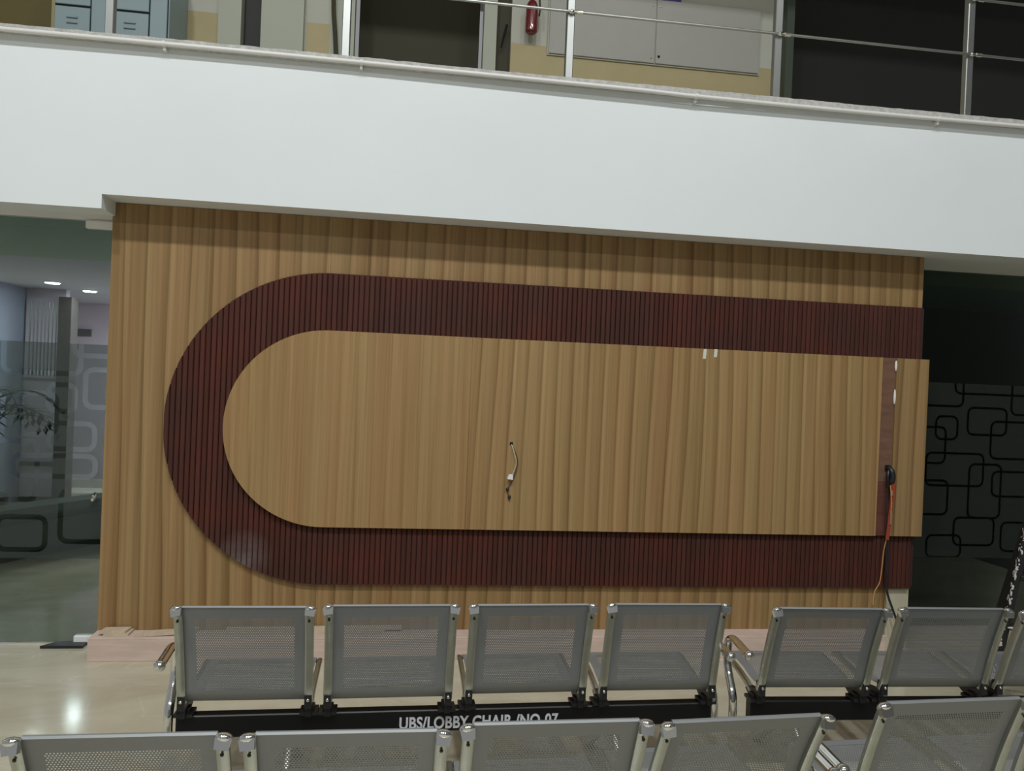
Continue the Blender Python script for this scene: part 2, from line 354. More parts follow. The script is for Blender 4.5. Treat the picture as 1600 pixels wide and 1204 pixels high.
# upper corridor back wall, built in stretches as they change
UW = struct_empty('wall_upper')
def uw(name, x0, x1, mat, y0=2.0, z0=FZ, z1=6.0, y1=2.12): return MB().box(x0, x1, y0, y1, z0, z1).build(name, mat, UW, smooth=False)
uw('wall_stretch', -4.5, -1.25, M['olive'])
uw('wall_stretch', -1.25, 0.04, M['wall'])
uw('pilaster', 0.04, 0.22, M['wall_grey'], y0=1.95)
uw('doorway_gap', 0.22, 0.38, M['black_wall'], y0=2.06)
uw('pilaster', 0.38, 0.72, M['wall_grey'], y0=1.94)
uw('wall_stretch', 0.72, 0.93, M['wall'])
uw('door_jamb', 0.93, 1.13, M['wall_grey'], y0=1.99)
uw('door_recess', 1.13, 2.22, M['olive_dark'], y0=2.50, y1=2.6)
uw('door_jamb', 2.22, 2.33, M['wall_grey'], y0=1.97)
uw('door_recess', 2.33, 2.46, M['olive_dark'], y0=2.06)
uw('wall_stretch', 2.46, 4.93, M['wall'])
uw('wall_stretch', 4.98, 9.5, M['backroom'], y0=2.3, y1=2.4)
uw('door_jamb', 4.93, 5.0, M['dark_green'], y0=1.9)
for x0, x1 in ((-1.25, 0.04), (0.74, 0.93), (2.46, 4.93)): uw('dado', x0, x1, M['dado'], y0=1.992, y1=2.0, z1=4.565)
# curled curtain edge and dark slash seen beside the doorway
c = MB(); c.tube(smoothpath([(0.99, 1.95, 3.5), (1.00, 1.95, 4.1), (0.98, 1.95, 4.45), (0.955, 1.95, 4.75), (0.96, 1.95, 5.3)]), [.02]*25, 8, sx=.9)
tag(c.build('curtain_edge', M['olive_dark']), 'dark gathered curtain hanging beside the upper doorway behind the railing', 'curtain')
c = MB(); c.tube([(2.375, 2.0, 4.52), (2.42, 2.0, 4.72)], [.006, .012], 8)
tag(c.build('door_pull', M['black']), 'dark slanting pull handle on the upper door left of the fire extinguisher', 'door handle')

# pair of flush shaft doors on the upper wall
sd = thing('shaft_panel', 'pair of flush grey access flaps low on the upper wall with small lock hole', 'access panel', (2.79, 1.99, 4.5))
MB().box(-.012, 1.93, -.012, .0, -.012, .575).build('frame', M['wall_grey'], sd, smooth=False)
for x0, x1 in ((0.0, .945), (.955, 1.915)):
    d = MB().box(x0, x1, -.026, -.012, 0, .56, bevel=.002).build('flap', M['shaft'], sd)
    for zz in (.04, .50):
        bx = x1-.03 if x0 == 0 else x0+.03
        if not (x0 and zz < .1): MB().ball((bx, -.027, zz), .008, .004, .008).build('screw', M['satin'], d)
MB().ball((.985, -.028, .06), .012, .004, .012).build('lock_hole', M['hole'], sd)

# door 1 region: glass to the left of the panelling; window 1: glass to the right
PATL = [(-.62, -.20, 1.58, 1.95), (-.24, .2, 1.69, 1.95), (-.17, .15, 1.39, 1.61), (-.37, -.225, 1.36, 1.515), (-.52, -.325, 1.22, 1.46), (-.9, -.61, 1.2, 1.45),
        (-.36, -.11, 1.14, 1.29), (-.55, -.10, .98, 1.10), (-.70, -.42, .84, 1.18), (-.28, .1, .60, .90), (-.62, -.36, .55, .74)]
PATR = [(5.3, 5.69, 1.595, 1.95), (5.625, 6.3, 1.69, 1.95), (5.485, 5.655, 1.355, 1.52), (5.735, 6.045, 1.395, 1.59), (6.08, 6.5, 1.55, 1.95), (5.925, 6.5, 1.225, 1.495),
        (5.2, 5.565, 1.18, 1.44), (5.42, 5.875, 1.02, 1.255), (5.765, 6.02, .79, 1.18), (5.3, 5.6, .81, 1.055), (5.66, 5.98, .59, .79), (5.95, 6.5, .95, 1.13), (6.04, 6.5, .55, .76), (5.45, 5.72, .5, .66)]
M['film_l'] = film_mat('frosted_film_left', PATL, (0.66, 0.69, 0.68), (0.30, 0.34, 0.33), 0.10, 0.015)
M['film_r'] = film_mat('frosted_film_right', PATR, (0.6, 0.63, 0.6), (0.28, 0.32, 0.29), 0.06, 0.0085)
d1 = struct_empty('door_1')
def off(p, loc): return p
MB().box(-3.2, -.02, .155, .167, .012, 2.475).build('glass_pane', M['glass'], d1, smooth=False)
MB().box(-3.2, -.02, .1525, .1545, .50, 1.757).build('frosted_film', M['film_l'], d1, smooth=False)
MB().box(-.197, -.03, .135, .187, 2.432, 2.476, bevel=.003).build('top_patch_fitting', M['white_plastic'], d1)
MB().box(-.178, -.03, .135, .187, 0.004, .050, bevel=.003).build('bottom_patch_fitting', M['white_plastic'], d1)
h = MB(); h.tube([(-.098, .16, .885), (-.092, .115, .875), (-.082, .115, .86), (-.075, .12, .885)], .007, 8); h.ball((-.098, .13, .852), .013, .012, .013)
h.build('door_handle', M['chrome'], d1)
w1 = struct_empty('window_1')
MB().box(5.02, 9.4, .455, .467, .0, 2.565).build('glass_pane', M['glass'], w1, smooth=False)
MB().box(5.02, 9.4, .4525, .4545, .50, 1.762).build('frosted_film', M['film_r'], w1, smooth=False)
struct('wall_return_right', MB().box(4.995, 5.012, .021, .45, 0, 2.566), M['black_wall'], smooth=False)
m_ = MB().prism([(-.33, .07), (-.10, .07), (-.10, .152), (-.27, .152)], .001, .016, 'z')
tag(m_.build('floor_plate', M['mat']), 'thin black plate lying on the floor under the left glass door', 'floor plate')

# room beyond the left glass
struct('ceiling_room', MB().box(-7, 0, .20, 2.1, 2.49, 2.60), M['unlit_ceiling'], smooth=False)
struct('ceiling_room_inner', MB().box(-7, 0, 2.1, 8, 2.49, 2.60), M['room_ceiling'], smooth=False)
struct('wall_room_back', MB().box(-7, -2.31, 5.0, 5.1, 0, 2.49), M['room_wall'], smooth=False)
struct('wall_room_far', MB().box(-2.31-1.0, 0, 7.0, 7.1, 0, 2.49), M['room_wall'], smooth=False)
struct('wall_room_side', MB().box(-7, -6.9, .2, 5, 0, 2.49), M['room_wall'], smooth=False)
struct('wall_room_partition', MB().box(-.02, 0.015, .2, 8, 0, 2.49), M['room_wall'], smooth=False)
struct('baseboard_room', MB().box(-7, -2.31, 4.985, 5.0, 0, .06), M['room_brown'], smooth=False)
struct('trim_2', MB().box(-2.36, -2.22, 4.93, 5.12, 0, 2.40), M['room_brown'], smooth=False)
struct('trim_3', MB().box(-3.05, -2.74, 4.4, 4.98, 0, 2.49), plain('blue_grey_column', (.24, .26, .33), .6), smooth=False)
struct('trim_4', MB().box(-7, -2.31, 4.97, 5.0, 0.42, .47), M['room_brown'], smooth=False)
bl = thing('ribbed_panel', 'lilac ribbed wall panel catching thin bright streaks behind the left glass', 'wall panel', (-2.72, 4.96, 1.45))
MB().box(0, .36, 0, .03, 0, .92).build('backing', M['room_wall'], bl, smooth=False)
for i in range(8): MB().tube([(.05+i*.04, -.006, .02), (.05+i*.04, -.006, .88)], .007, 8).build('rib', M['satin'], bl)
sg = MB().box(-2.98, -2.78, 6.97, 6.995, 2.02, 2.12, bevel=.004)
tag(sg.build('wall_sign', M['room_dark']), 'small dark plaque high on the far wall behind the left glass', 'sign')
for (x, y, lab, pw) in ((-2.08, 4.11, 'round downlight in the room ceiling nearest the middle of the left glass', 4), (-2.01, 4.89, 'oval-looking downlight in the room ceiling closest to the timber panelling', 4),
                        (-2.87, 4.84, 'small downlight at the back of the room ceiling, left of the other two', 4), (-2.52, 3.7, 'bright downlight over the blue grey column at the edge of the photo', 8)):
    t = thing('downlight', lab, 'ceiling light', (x, y, 2.489))
    k = MB(); k.tube([(0, 0, 0), (0, 0, -.012)], [.085, .08], 20); k.build('trim_ring', M['white_plastic'], t)
    k = MB(); k.tube([(0, 0, -.0125), (0, 0, -.018)], [.068, .066], 20); k.build('diffuser', M['lamp'], t)
    l_ = area('downlight_beam', (x, y, 2.46), .12, pw, (.88, .88, 1.0))
area('room_fill_light', (-4.6, 2.6, 2.46), .9, 95, (.90, .92, 1.0))  # unseen fill lights, added to brighten the left room and its far wall
area('room_fill_light', (-.7, 5.9, 2.46), .6, 130, (.92, .90, 1.0))
area('room_fill_light', (-4.6, 1.0, 2.46), .6, 10, (.85, 1.0, .9))
so = thing('low_sofa', 'low olive grey block sofa on the floor behind the left glass', 'sofa', (-1.45, 2.05, 0), math.radians(58))
MB().box(-1.6, 1.3, .0, .38, .06, .30, bevel=.03).build('base', M['sofa'], so)
MB().box(-1.6, 1.3, .01, .37, .30, .42, bevel=.05).build('seat_cushion', M['sofa'], so)
MB().box(-1.55, 1.25, .04, .34, .0, .06).build('plinth', M['black'], so, smooth=False)
# potted palm
pp = thing('potted_palm', 'dark leafy palm in a pot at the left edge behind the glass', 'plant', (-1.95, 2.62, 0))
k = MB(); k.tube([(0, 0, 0), (0, 0, .04), (0, 0, .45), (0, 0, .46)], [.15, .17, .22, .20], 18); k.build('pot', M['pot'], pp)
k = MB(); k.tube(smoothpath([(0, 0, .4), (.02, .01, .8), (.0, .0, 1.2)]), .022, 8); k.build('trunk', M['pot'], pp)
rnd = random.Random(3)
for i in range(15):
    a = i*2.4+rnd.uniform(-.2, .2); L = rnd.uniform(.42, .62); rise = rnd.uniform(.05, .42); z0 = rnd.uniform(.95, 1.25)
    stem = [Vector((math.cos(a)*L*t, math.sin(a)*L*t, z0+rise*math.sin(t*2.3)-.18*t*t)) for t in [j/8 for j in range(9)]]
    k = MB(); k.tube(stem, [.006-.0005*j for j in range(9)], 5)
    side = Vector((-math.sin(a), math.cos(a), 0))
    for j in range(2, 9):
        for sgn in (-1, 1):
            p = stem[j]; d = (side*sgn*.8+(stem[j]-stem[j-1]).normalized()*.7+Vector((0, 0, -.25))).normalized(); ll = .25*(1-.06*j)
            q = d.cross(Vector((0, 0, 1))).normalized()*.020
            k.add([p, p+d*ll*.5+q, p+d*ll, p+d*ll*.5-q, p+d*ll*.5+Vector((0, 0, .006))], [(0, 1, 4), (1, 2, 4), (2, 3, 4), (3, 0, 4)])
    k.build('frond', M['leaf'], pp, fix=False)

# dark room beyond the right glass
struct('ceiling_room_right', MB().box(5.02, 9.5, .5, 2.6, 2.567, 2.65), M['unlit_ceiling'], smooth=False)
struct('floor_dark_sheet', MB().box(5.02, 9.4, .475, 2.6, .0005, .004), M['black_wall'], smooth=False)  # dark sheet added over the marble so the room floor reads unlit
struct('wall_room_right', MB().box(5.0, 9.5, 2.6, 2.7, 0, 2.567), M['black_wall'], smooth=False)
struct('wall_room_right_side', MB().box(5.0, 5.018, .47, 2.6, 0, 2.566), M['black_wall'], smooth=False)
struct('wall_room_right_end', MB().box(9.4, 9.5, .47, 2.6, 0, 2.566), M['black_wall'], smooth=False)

# ------------------------------------------------------------------ timber feature wall
fw = thing('base_panelling', 'large flat light oak veneer panelling covering the wall between the two glass fronts', 'wall panelling', (0, 0, 0))
G = .0006
for x0, x1, zb in ((0.0, 1.22, .02), (1.22, 2.44, .02), (2.44, 3.66, .02), (3.66, 4.85, .02)):
    MB().box(x0+G, x1-G, 0, .018, zb, 2.564).build('veneer_sheet', M['veneer_base'], fw, smooth=False)
MB().box(4.85+G, 5.012, 0, .018, .392, 2.564).build('veneer_sheet', M['veneer_base'], fw, smooth=False)
tag(MB().box(4.852, 5.008, .003, .02, .0, .390).build('bare_board', M['pale_board'], fw, smooth=False), 'pale uncovered board at the lower right end')

CX_, CZ_, RO, RI, XR = 1.238, 1.318, .9135, .5745, 5.018
bd = thing('slatted_band', 'dark reddish brown slatted timber band bent in a sideways U on the oak wall', 'wall decoration', (0, 0, 0))
def arc(r, x):
    d = r*r-(x-CX_)**2
    return math.sqrt(d) if d > 0 else 0.0
def zo(x): return RO if x >= CX_ else arc(RO, x)
def zi(x): return RI if x >= CX_ else arc(RI, x)
# backing sheet
xs = [CX_-RO+.003+(RO)*(1-math.cos(PI/2*i/40)) for i in range(41)]
xs = [x for x in xs if x < CX_]+[CX_, XR]
bk = MB(); 
for sg_ in (-1, 1):
    for a, b in zip(xs[:-1], xs[1:]):
        q = [(a, CZ_+sg_*(zi(a)-.004 if zi(a) > .01 else 0)), (b, CZ_+sg_*(zi(b)-.004 if zi(b) > .01 else 0)), (b, CZ_+sg_*(zo(b)-.002)), (a, CZ_+sg_*max(0.001, zo(a)-.002))]
        bk.prism(q, -.012, -.0005)
bk.build('backing_sheet', M['slat_back'], bd, smooth=False)
PITCH_S, WS = .0305, .0272
nS = int((XR-(CX_-RO))/PITCH_S)
def slat_mesh(prof, top, bot):
    vs = [(x, y, CZ_+bot(x)) for x, y in prof]+[(x, y, CZ_+top(x)) for x, y in prof]; k = len(prof)
    return MB().add(vs, [tuple(range(k)), tuple(range(2*k-1, k-1, -1))]+[(i, i+k, (i+1) % k+k, (i+1) % k) for i in range(k)])
shared = {}
for i in range(nS):
    a = CX_-RO+.002+i*PITCH_S; b = a+WS; c = .004; yb, yf = -.0122, -.030
    prof = [(a, yb), (b, yb), (b, yf+c), (b-c, yf), ((a+b)/2, yf-.0006), (a+c, yf), (a, yf+c)]
    if b < CX_-RI+.004:
        slat_mesh(prof, zo, lambda x: -zo(x)).build('slat', M['slat'], bd, smooth=False)
    elif a < CX_:
        slat_mesh(prof, zo, zi).build('slat', M['slat'], bd, smooth=False)
        slat_mesh(prof, lambda x: -zi(x), lambda x: -zo(x)).build('slat', M['slat'], bd, smooth=False)
    else:
        for nm, tp, bt in (('u', RO, RI), ('d', -RI, -RO)):
            if nm not in shared:
                pr = [(x-a, y) for x, y in prof]
                shared[nm] = slat_mesh(pr, lambda x: tp, lambda x: bt).mesh('slat', M['slat'], smooth=False)
            link('slat', shared[nm], bd, (a, 0, 0))

ip = thing('inner_panelling', 'raised light oak panel with a rounded left end inside the dark slatted band', 'wall panelling', (0, 0, 0))
r2 = RI+.0045; ZB, ZT = CZ_-.5695, CZ_+.577; YF, YB = -.062, -.0315
def stad(x0, x1, mat, rnd_=False, lab=None, yf=YF, name='veneer_sheet', zb=None, zt=None):
    zb = ZB if zb is None else zb; zt = ZT if zt is None else zt
    if rnd_:
        pl = [(CX_-r2*math.sin(t), CZ_-(.5695 if math.cos(t) > 0 else .577)*math.cos(t)) for t in [PI*i/64 for i in range(65)]]
        pl = pl+[(x1, zt), (x1, zb)]
    else: pl = [(x0, zb), (x0, zt), (x1, zt), (x1, zb)]
    o = MB().prism(pl, yf, YB).build(name, mat, ip, smooth=False)
    if lab: tag(o, lab)
    return o
stad(0, 2.07-G, M['veneer_fine'], True)
stad(2.07+G, 3.29-G, M['veneer_wide']); stad(3.29+G, 4.713, M['veneer_wide'])
stad(4.811, 5.036, M['veneer_base'])
stad(4.7135, 4.8105, M['brown_ply'], name='backing_strip', yf=YF+.012, zb=1.10, lab='bare brown ply strip')
stad(4.7135, 4.8105, M['reddish_ply'], name='backing_strip', yf=YF+.012, zb=ZB, zt=1.0995, lab='bare reddish brown ply strip')
for zc, hh in ((1.845, .035), (1.645, .05)):
    MB().ball((4.806, YF+.004, zc), .008, .008, hh).build('glue_blob', M['glue'], ip)
MB().box(4.765, 4.803, YF+.0085, YF+.0122, 1.165, 1.205).build('cable_hole', M['hole'], ip, smooth=False)
MB().box(2.319, 2.338, YF-.0006, YF+.002, 1.259, 1.278).build('cable_hole', M['hole'], ip, smooth=False)
for x, z0, z1, t_ in ((3.518, 1.833, 1.893, .004), (3.588, 1.846, 1.896, .002)):
    o = MB().prism([(x-.010-t_, z0), (x+.010-t_, z0), (x+.011, z1), (x-.009, z1)], YF-.0012, YF).build('tape_strip', M['tape'], None, smooth=False)
    tag(o, '%s of two white tape strips under the dark band on the oak panel' % ('left longer' if z0 < 1.84 else 'right shorter'), 'tape')

# loose lead in the middle of the inner panel
ld = thing('wire_lead', 'thin loose lead with a white connector hanging from a hole mid oak panel', 'wire', (2.329, YF, 1.268))
k = MB(); k.tube(smoothpath([(0, .004, 0), (.010, -.018, -.03), (.024, -.026, -.075), (.030, -.028, -.11), (.022, -.026, -.15), (.008, -.024, -.185)]), .0032, 6); k.build('wire', M['wire_white'], ld)
k = MB(); k.tube(smoothpath([(0.002, .004, -.002), (.03, -.008, -.06), (.042, -.006, -.11), (.034, -.006, -.16), (.015, -.006, -.22), (-.012, -.006, -.27), (-.006, -.006, -.31), (.002, -.008, -.34)]), .0028, 6); k.build('wire', M['wire_brown'], ld)
MB().prism([(-.010, -.18), (.012, -.18), (.014, -.212), (-.018, -.208), (-.020, -.203)], -.034, -.018).build('connector', M['white_plastic'], ld, smooth=False)
for x, z in ((-.014, -.272), (-.001, -.318)):
    MB().ball((x, -.010, z), .010, .008, .013, 8, 6).build('plug', M['wire_dark'], ld)

# cable bundle from the hole in the bare strip
cb = thing('cable_bundle', 'black, red and orange cables spilling from the square hole in the bare strip', 'cable', (4.784, YF, 1.19))
k = MB(); k.tube(smoothpath([(0, .006, 0), (.008, -.022, -.02), (.012, -.03, -.06), (.004, -.028, -.10)]), [.012]+[.017]*17+[.012], 10); k.build('black_sleeve', M['bracket'], cb)
k = MB(); k.tube(smoothpath([(.0, -.004, -.01), (-.016, -.02, -.05), (-.012, -.02, -.12)]), .010, 8); k.build('black_sleeve', M['bracket'], cb)
def wire(pts, r, mat): MB().tube(smoothpath(pts), r, 6).build('wire', M[mat], cb)
wire([(.012, -.028, -.07), (.018, -.030, -.16), (.010, -.028, -.26), (.004, -.026, -.36), (-.004, -.024, -.46)], .012, 'wire_red')
wire([(.020, -.02, -.08), (.024, -.024, -.18), (.016, -.022, -.30), (.000, -.022, -.42)], .007, 'wire_red')
wire([(-.002, -.03, -.11), (.002, -.040, -.20), (.006, -.036, -.30), (.002, -.030, -.40), (-.014, -.012, -.52), (-.022, -.01, -.64), (-.034, -.01, -.74), (-.066, -.01, -.80), (-.080, -.02, -.88)], .0035, 'wire_orange')
for z in (-.14, -.22, -.28): MB().tube([(.003, -.043, z), (.005, -.042, z-.035)], .0045, 6).build('bare_end', M['wire_copper'], cb)
MB().tube([(.006, -.042, -.30), (.004, -.040, -.36)], .006, 8).build('bare_end', M['wire_copper'], cb)
wire([(.006, -.02, -.44), (.018, -.008, -.56), (.020, -.004, -.68), (.040, .02, -.80), (.075, .0, -.92), (.11, -.02, -1.02)], .008, 'wire_dark')
wire([(-.01, -.016, -.10), (-.02, -.018, -.25), (-.008, -.016, -.40), (.006, -.008, -.55), (.010, -.006, -.70)], .005, 'wire_dark')

# ------------------------------------------------------------------ plinth and offcuts
pl = thing('plywood_plinth', 'long low pinkish plywood plinth along the foot of the oak wall', 'plinth', (0, 0, 0))
MB().box(.004, 4.765, -.141, -.123, .0, .118, bevel=.002).build('front_board', M['pink_ply'], pl)
MB().box(.004, 4.765, -.141, -.001, .118, .130, bevel=.002).build('top_board', M['pink_ply'], pl)
MB().box(.004, .018, -.1225, -.001, .0, .1175).build('end_board', M['ply_edge'], pl, smooth=False)
for i in range(5): MB().box(.6+i*.9, .64+i*.9, -.1225, -.001, 0, .1175).build('bearer', M['ply_edge'], pl, smooth=False)
def offcut(label, pts, z0, z1, tilt=None, grp='timber offcuts on the plinth'):
    cx = sum(p[0] for p in pts)/len(pts); cy = sum(p[1] for p in pts)/len(pts)
    o = MB().prism([(p[0]-cx, p[1]-cy) for p in pts], 0, z1-z0, 'z').build('offcut_board', M['offcut'], None, (cx, cy, z0), tilt or (0, 0, 0), smooth=False)
    return tag(o, label, 'board', grp)
offcut('lower of two small pale boards stacked near the left end of the plinth', [(.075, -.115), (.205, -.105), (.205, -.01), (.075, -.02)], .1305, .1415)
offcut('upper of two small pale boards stacked near the left end of the plinth', [(.045, -.105), (.185, -.098), (.192, -.012), (.055, -.018)], .142, .153)
offcut('longer pale board lying askew beside the stacked pair on the plinth', [(.245, -.125), (.55, -.095), (.56, -.02), (.27, -.05)], .135, .147, (0, -.03, 0))
offcut('lower of two long thin laths on the plinth behind the benches', [(.62, -.09), (1.62, -.08), (1.62, -.035), (.62, -.045)], .1305, .143)
offcut('upper of two long thin laths on the plinth behind the benches', [(.72, -.06), (1.72, -.045), (1.72, -.005), (.72, -.02)], .1435, .157)

# ------------------------------------------------------------------ balcony railing and conduit
rl = thing('balcony_railing', 'polished steel post and rail balustrade along the balcony edge', 'railing', (0, -.12, FZ))
px_ = [-1.30, -0.005, 1.268, 2.569, 3.873, 5.165, 6.46]
for x in px_:
    p = MB().box(x-.023, x+.023, -.023, .023, .004, 1.06, bevel=.004).build('post', M['steel'], rl)
    MB().box(x-.04, x+.04, -.035, .035, .012, .018, bevel=.002).build('base_plate', M['steel'], p)
    for z in (.42, .77):
        MB().ball((x, -.036, z), .018, .014, .014).build('rail_joint', M['chrome'], p)
        k = MB(); k.tube([(x+.028, -.036, z), (x+.066, -.036, z)], .012, 10); k.build('rail_joint', M['chrome'], p)
for z, y in ((.42, -.036), (.77, -.036)):
    MB().tube([(-2.6, y, z), (7.6, y, z)], .0085, 10).build('rail', M['steel'], rl)
MB().tube([(-2.6, 0, 1.08), (7.6, 0, 1.08)], .025, 14).build('handrail', M['steel'], rl)

cp = thing('conduit_pipe', 'slim white conduit clipped along the top of the white balcony fascia', 'pipe', (0, -.247, FZ-.036))
pts = [(x, 0.004*math.sin(x*1.7), .006*math.sin(x*1.1+.6)-.004*(x > 3)) for x in [-3+.25*i for i in range(43)]]
MB().tube(pts, .0125, 12).build('pipe', M['pipe'], cp)
for x in (-1.3, .318, 1.368, 3.323, 4.893, 6.6):
    z = .006*math.sin(x*1.1+.6)-.004*(x > 3)
    k = MB(); k.tube([(x-.008, 0.004*math.sin(x*1.7), z), (x+.008, 0.004*math.sin(x*1.7), z)], .0165, 12); k.box(x-.007, x+.007, .008, .046, z-.03, z-.010)
    k.build('clip', M['pipe'], cp)

# ------------------------------------------------------------------ upper level furniture
def cabinet(x0, x1, label):
    t = thing('filing_cabinet', label, 'cabinet', (x0, 1.5, FZ), 0, 'steel cabinets on the upper level')
    w_ = x1-x0
    MB().box(0, w_, .02, .48, 0, 1.32, bevel=.004).build('body', M['cab'], t)
    MB().box(w_*.02, w_*.98, .012, .02, .02, 1.30).build('gap', M['gap'], t, smooth=False)
    for j in range(4):
        z0 = .03+.29*j+(.0 if j < 3 else .0)
        z0 = [.03, .25, .565, .885][j]; z1 = [.24, .555, .868, 1.29][j]
        d = MB().box(.012, w_*.66, -.004, .012, z0, z1, bevel=.003).build('drawer', M['cab'], t)
        hz = z0+(z1-z0)*.72
        k = MB().box(w_*.25, w_*.45, -.016, -.004, hz, hz+.014, bevel=.003).box(w_*.25, w_*.45, -.016, -.004, hz-.04, hz-.03, bevel=.003); k.build('handle', M['cab'], d)
    MB().box(w_*.685, w_-.012, -.004, .012, .03, 1.29, bevel=.003).build('door', M['cab'], t)
    return t
cabinet(-1.02, -.63, 'blue grey steel cabinet left of the railing post on the upper level')
t = cabinet(-.625, -.205, 'blue grey steel cabinet right of the railing post on the upper level')

ex = thing('fire_extinguisher', 'red fire extinguisher hanging on the upper wall behind the railing', 'fire extinguisher', (2.62, 1.90, 4.62))
k = MB(); k.tube([(0, 0, 0), (0, 0, .012), (0, 0, .22), (0, 0, .26), (0, 0, .285)], [.035, .052, .052, .040, .018], 18); k.build('cylinder', M['red'], ex)
k = MB(); k.tube([(0, 0, .285), (0, 0, .32)], .014, 10); k.box(-.02, .06, -.01, .01, .315, .330); k.build('valve', M['black'], ex)
k = MB(); k.tube(smoothpath([(0.01, -.01, .31), (.05, -.03, .30), (.062, -.03, .22), (.060, -.03, .14)]), .008, 8); k.build('hose', M['black'], ex)
MB().box(-.03, .03, .055, .088, .12, .16).build('wall_bracket', M['black'], ex, smooth=False)
sgn = MB().box(3.635, 3.965, 1.975, 1.992, 5.062, 5.22, bevel=.002)
tag(sgn.build('door_sign', M['purple']), 'purple sign plate above the grey access flaps on the upper wall', 'sign')

# ------------------------------------------------------------------ waiting benches
S, WB, WT, ZBK, DY, ZTP = .536, .494, .499, .386, .126, .78
FR = .031                                 # width of a side frame
def holes(W, H, mx, my0, my1, prof, pitch=.008, row=.0072, r=.0021):
    """perforated sheet: x across, v along; prof(v)->(y,z)"""
    mb = MB(); xs0, xs1 = -W/2+mx, W/2-mx; ncol = int((xs1-xs0-pitch/2)/pitch); nrow = int((H-my0-my1)/row)
    xa = -(ncol*pitch+pitch/2)/2; va = my0
    def P(x, v): y, z = prof(v); return (x, y, z)
    for j in range(nrow):
        v0 = va+j*row; v1 = v0+row; vm = (v0+v1)/2; o = (pitch/2 if j % 2 else 0)
        # end filler
        if o: mb.add([P(xa, v0), P(xa+o, v0), P(xa+o, v1), P(xa, v1)], [(0, 1, 2, 3)])
        else: mb.add([P(xa+ncol*pitch, v0), P(xa+ncol*pitch+pitch/2, v0), P(xa+ncol*pitch+pitch/2, v1), P(xa+ncol*pitch, v1)], [(0, 1, 2, 3)])
        for i in range(ncol):
            x0 = xa+o+i*pitch; x1 = x0+pitch; xm = (x0+x1)/2
            outer = [P(x0, v0), P(x1, v0), P(x1, v1), P(x0, v1)]
            inner = [P(xm+r*math.cos(a), vm+r*math.sin(a)) for a in [PI/4*k+PI/8 for k in range(8)]]
            # inner order: 0 right-up.. ccw ; outer corners: BL0 BR1 TR2 TL3
            vs = outer+inner; I = lambda k: 4+(k % 8)
            mb.add(vs, [(1, 2, I(0), I(7)), (2, I(1), I(0)), (2, 3, I(2), I(1)), (3, I(3), I(2)), (3, 0, I(4), I(3)), (0, I(5), I(4)), (0, 1, I(6), I(5)), (1, I(7), I(6))])
    x_l, x_r = xa, xa+ncol*pitch+pitch/2; vb, vt = va, va+nrow*row
    def strip(x0, x1, v0, v1, k):
        for q in range(k):
            a, b = v0+(v1-v0)*q/k, v0+(v1-v0)*(q+1)/k
            mb.add([P(x0, a), P(x1, a), P(x1, b), P(x0, b)], [(0, 1, 2, 3)])
    strip(-W/2, W/2, 0, vb, 6); strip(-W/2, W/2, vt, H, 10)
    strip(-W/2, x_l, vb, vt, nrow); strip(x_r, W/2, vb, vt, nrow)
    return mb
LB = math.hypot(DY, ZTP-ZBK)               # length of the back along its slope
dyv, dzv = -DY/LB, (ZTP-ZBK)/LB
def bprof(v):
    """back profile: leaning, faintly bowed, rolled over at the top and curled at the bottom"""
    if v > LB-.012:                         # top roll
        t = (v-(LB-.012))/.030*PI; r = .0085
        c0 = (dyv*(LB-.012), ZBK+dzv*(LB-.012))
        nx, nz = dzv, -dyv                  # towards the sitter
        return (c0[0]+nx*r*(1-math.cos(t))+dyv*r*math.sin(t), c0[1]+nz*r*(1-math.cos(t))+dzv*r*math.sin(t))
    b = .010*math.sin(PI*v/LB)
    k = .020*max(0, 1-v/.05)**2
    return (dyv*v+dzv*b+k, ZBK+.008+dzv*v-dyv*b)
me_back = holes(WB-2*FR+.006, LB+.018, .040, .050, .075, bprof).mesh('backrest', M['sheet'], fix=False)
SD = .385
def sprof(v):
    t = v/SD
    if t > .93:
        a = (t-.93)/.10*PI*.6; return (.015+SD*.93+.022*math.sin(a), .4235-.022*(1-math.cos(a)))
    return (.015+v, .402-.012*math.sin(min(1, t/.5)*PI)+.0215*t/.93)
me_seat = holes(WB-2*FR+.006, SD*1.03, .040, .060, .060, sprof, .0086, .0078, .0022).mesh('seat', M['sheet'], fix=False)

def sweep_bar(path, w_, d_):
    """flat bar along (y,z) path, w_ wide in x, d_ thick"""
    mb = MB(); vs = []; m = len(path)
    for i, (y, z) in enumerate(path):
        a, b = path[max(0, i-1)], path[min(m-1, i+1)]; t = Vector((b[0]-a[0], b[1]-a[1])).normalized(); nn = Vector((-t.y, t.x))
        dd = d_[i] if isinstance(d_, list) else d_
        for sx, sn in ((-.5, -.32), (-.32, -.5), (.32, -.5), (.5, -.32), (.5, .32), (.32, .5), (-.32, .5), (-.5, .32)):
            vs.append((sx*w_, y+nn.x*sn*dd, z+nn.y*sn*dd))
    fs = [(i*8+k, i*8+(k+1) % 8, (i+1)*8+(k+1) % 8, (i+1)*8+k) for i in range(m-1) for k in range(8)]
    fs += [tuple(range(7, -1, -1)), tuple((m-1)*8+k for k in range(8))]
    return mb.add(vs, fs)
fpath = [(dyv*v-.002+dzv*.008*math.sin(PI*v/LB), ZBK+dzv*v) for v in [LB*i/10*.985 for i in range(11)]]
fpath = [(.004, ZBK+.006), (.000, ZBK+.02)]+fpath[1:]
me_frame = sweep_bar(fpath, FR, .020).mesh('side_frame', M['satin'])
rpath = [(.045, .335), (.070, .352), (.12, .372), (.20, .388), (.30, .402), (.365, .410), (.395, .406), (.400, .395)]
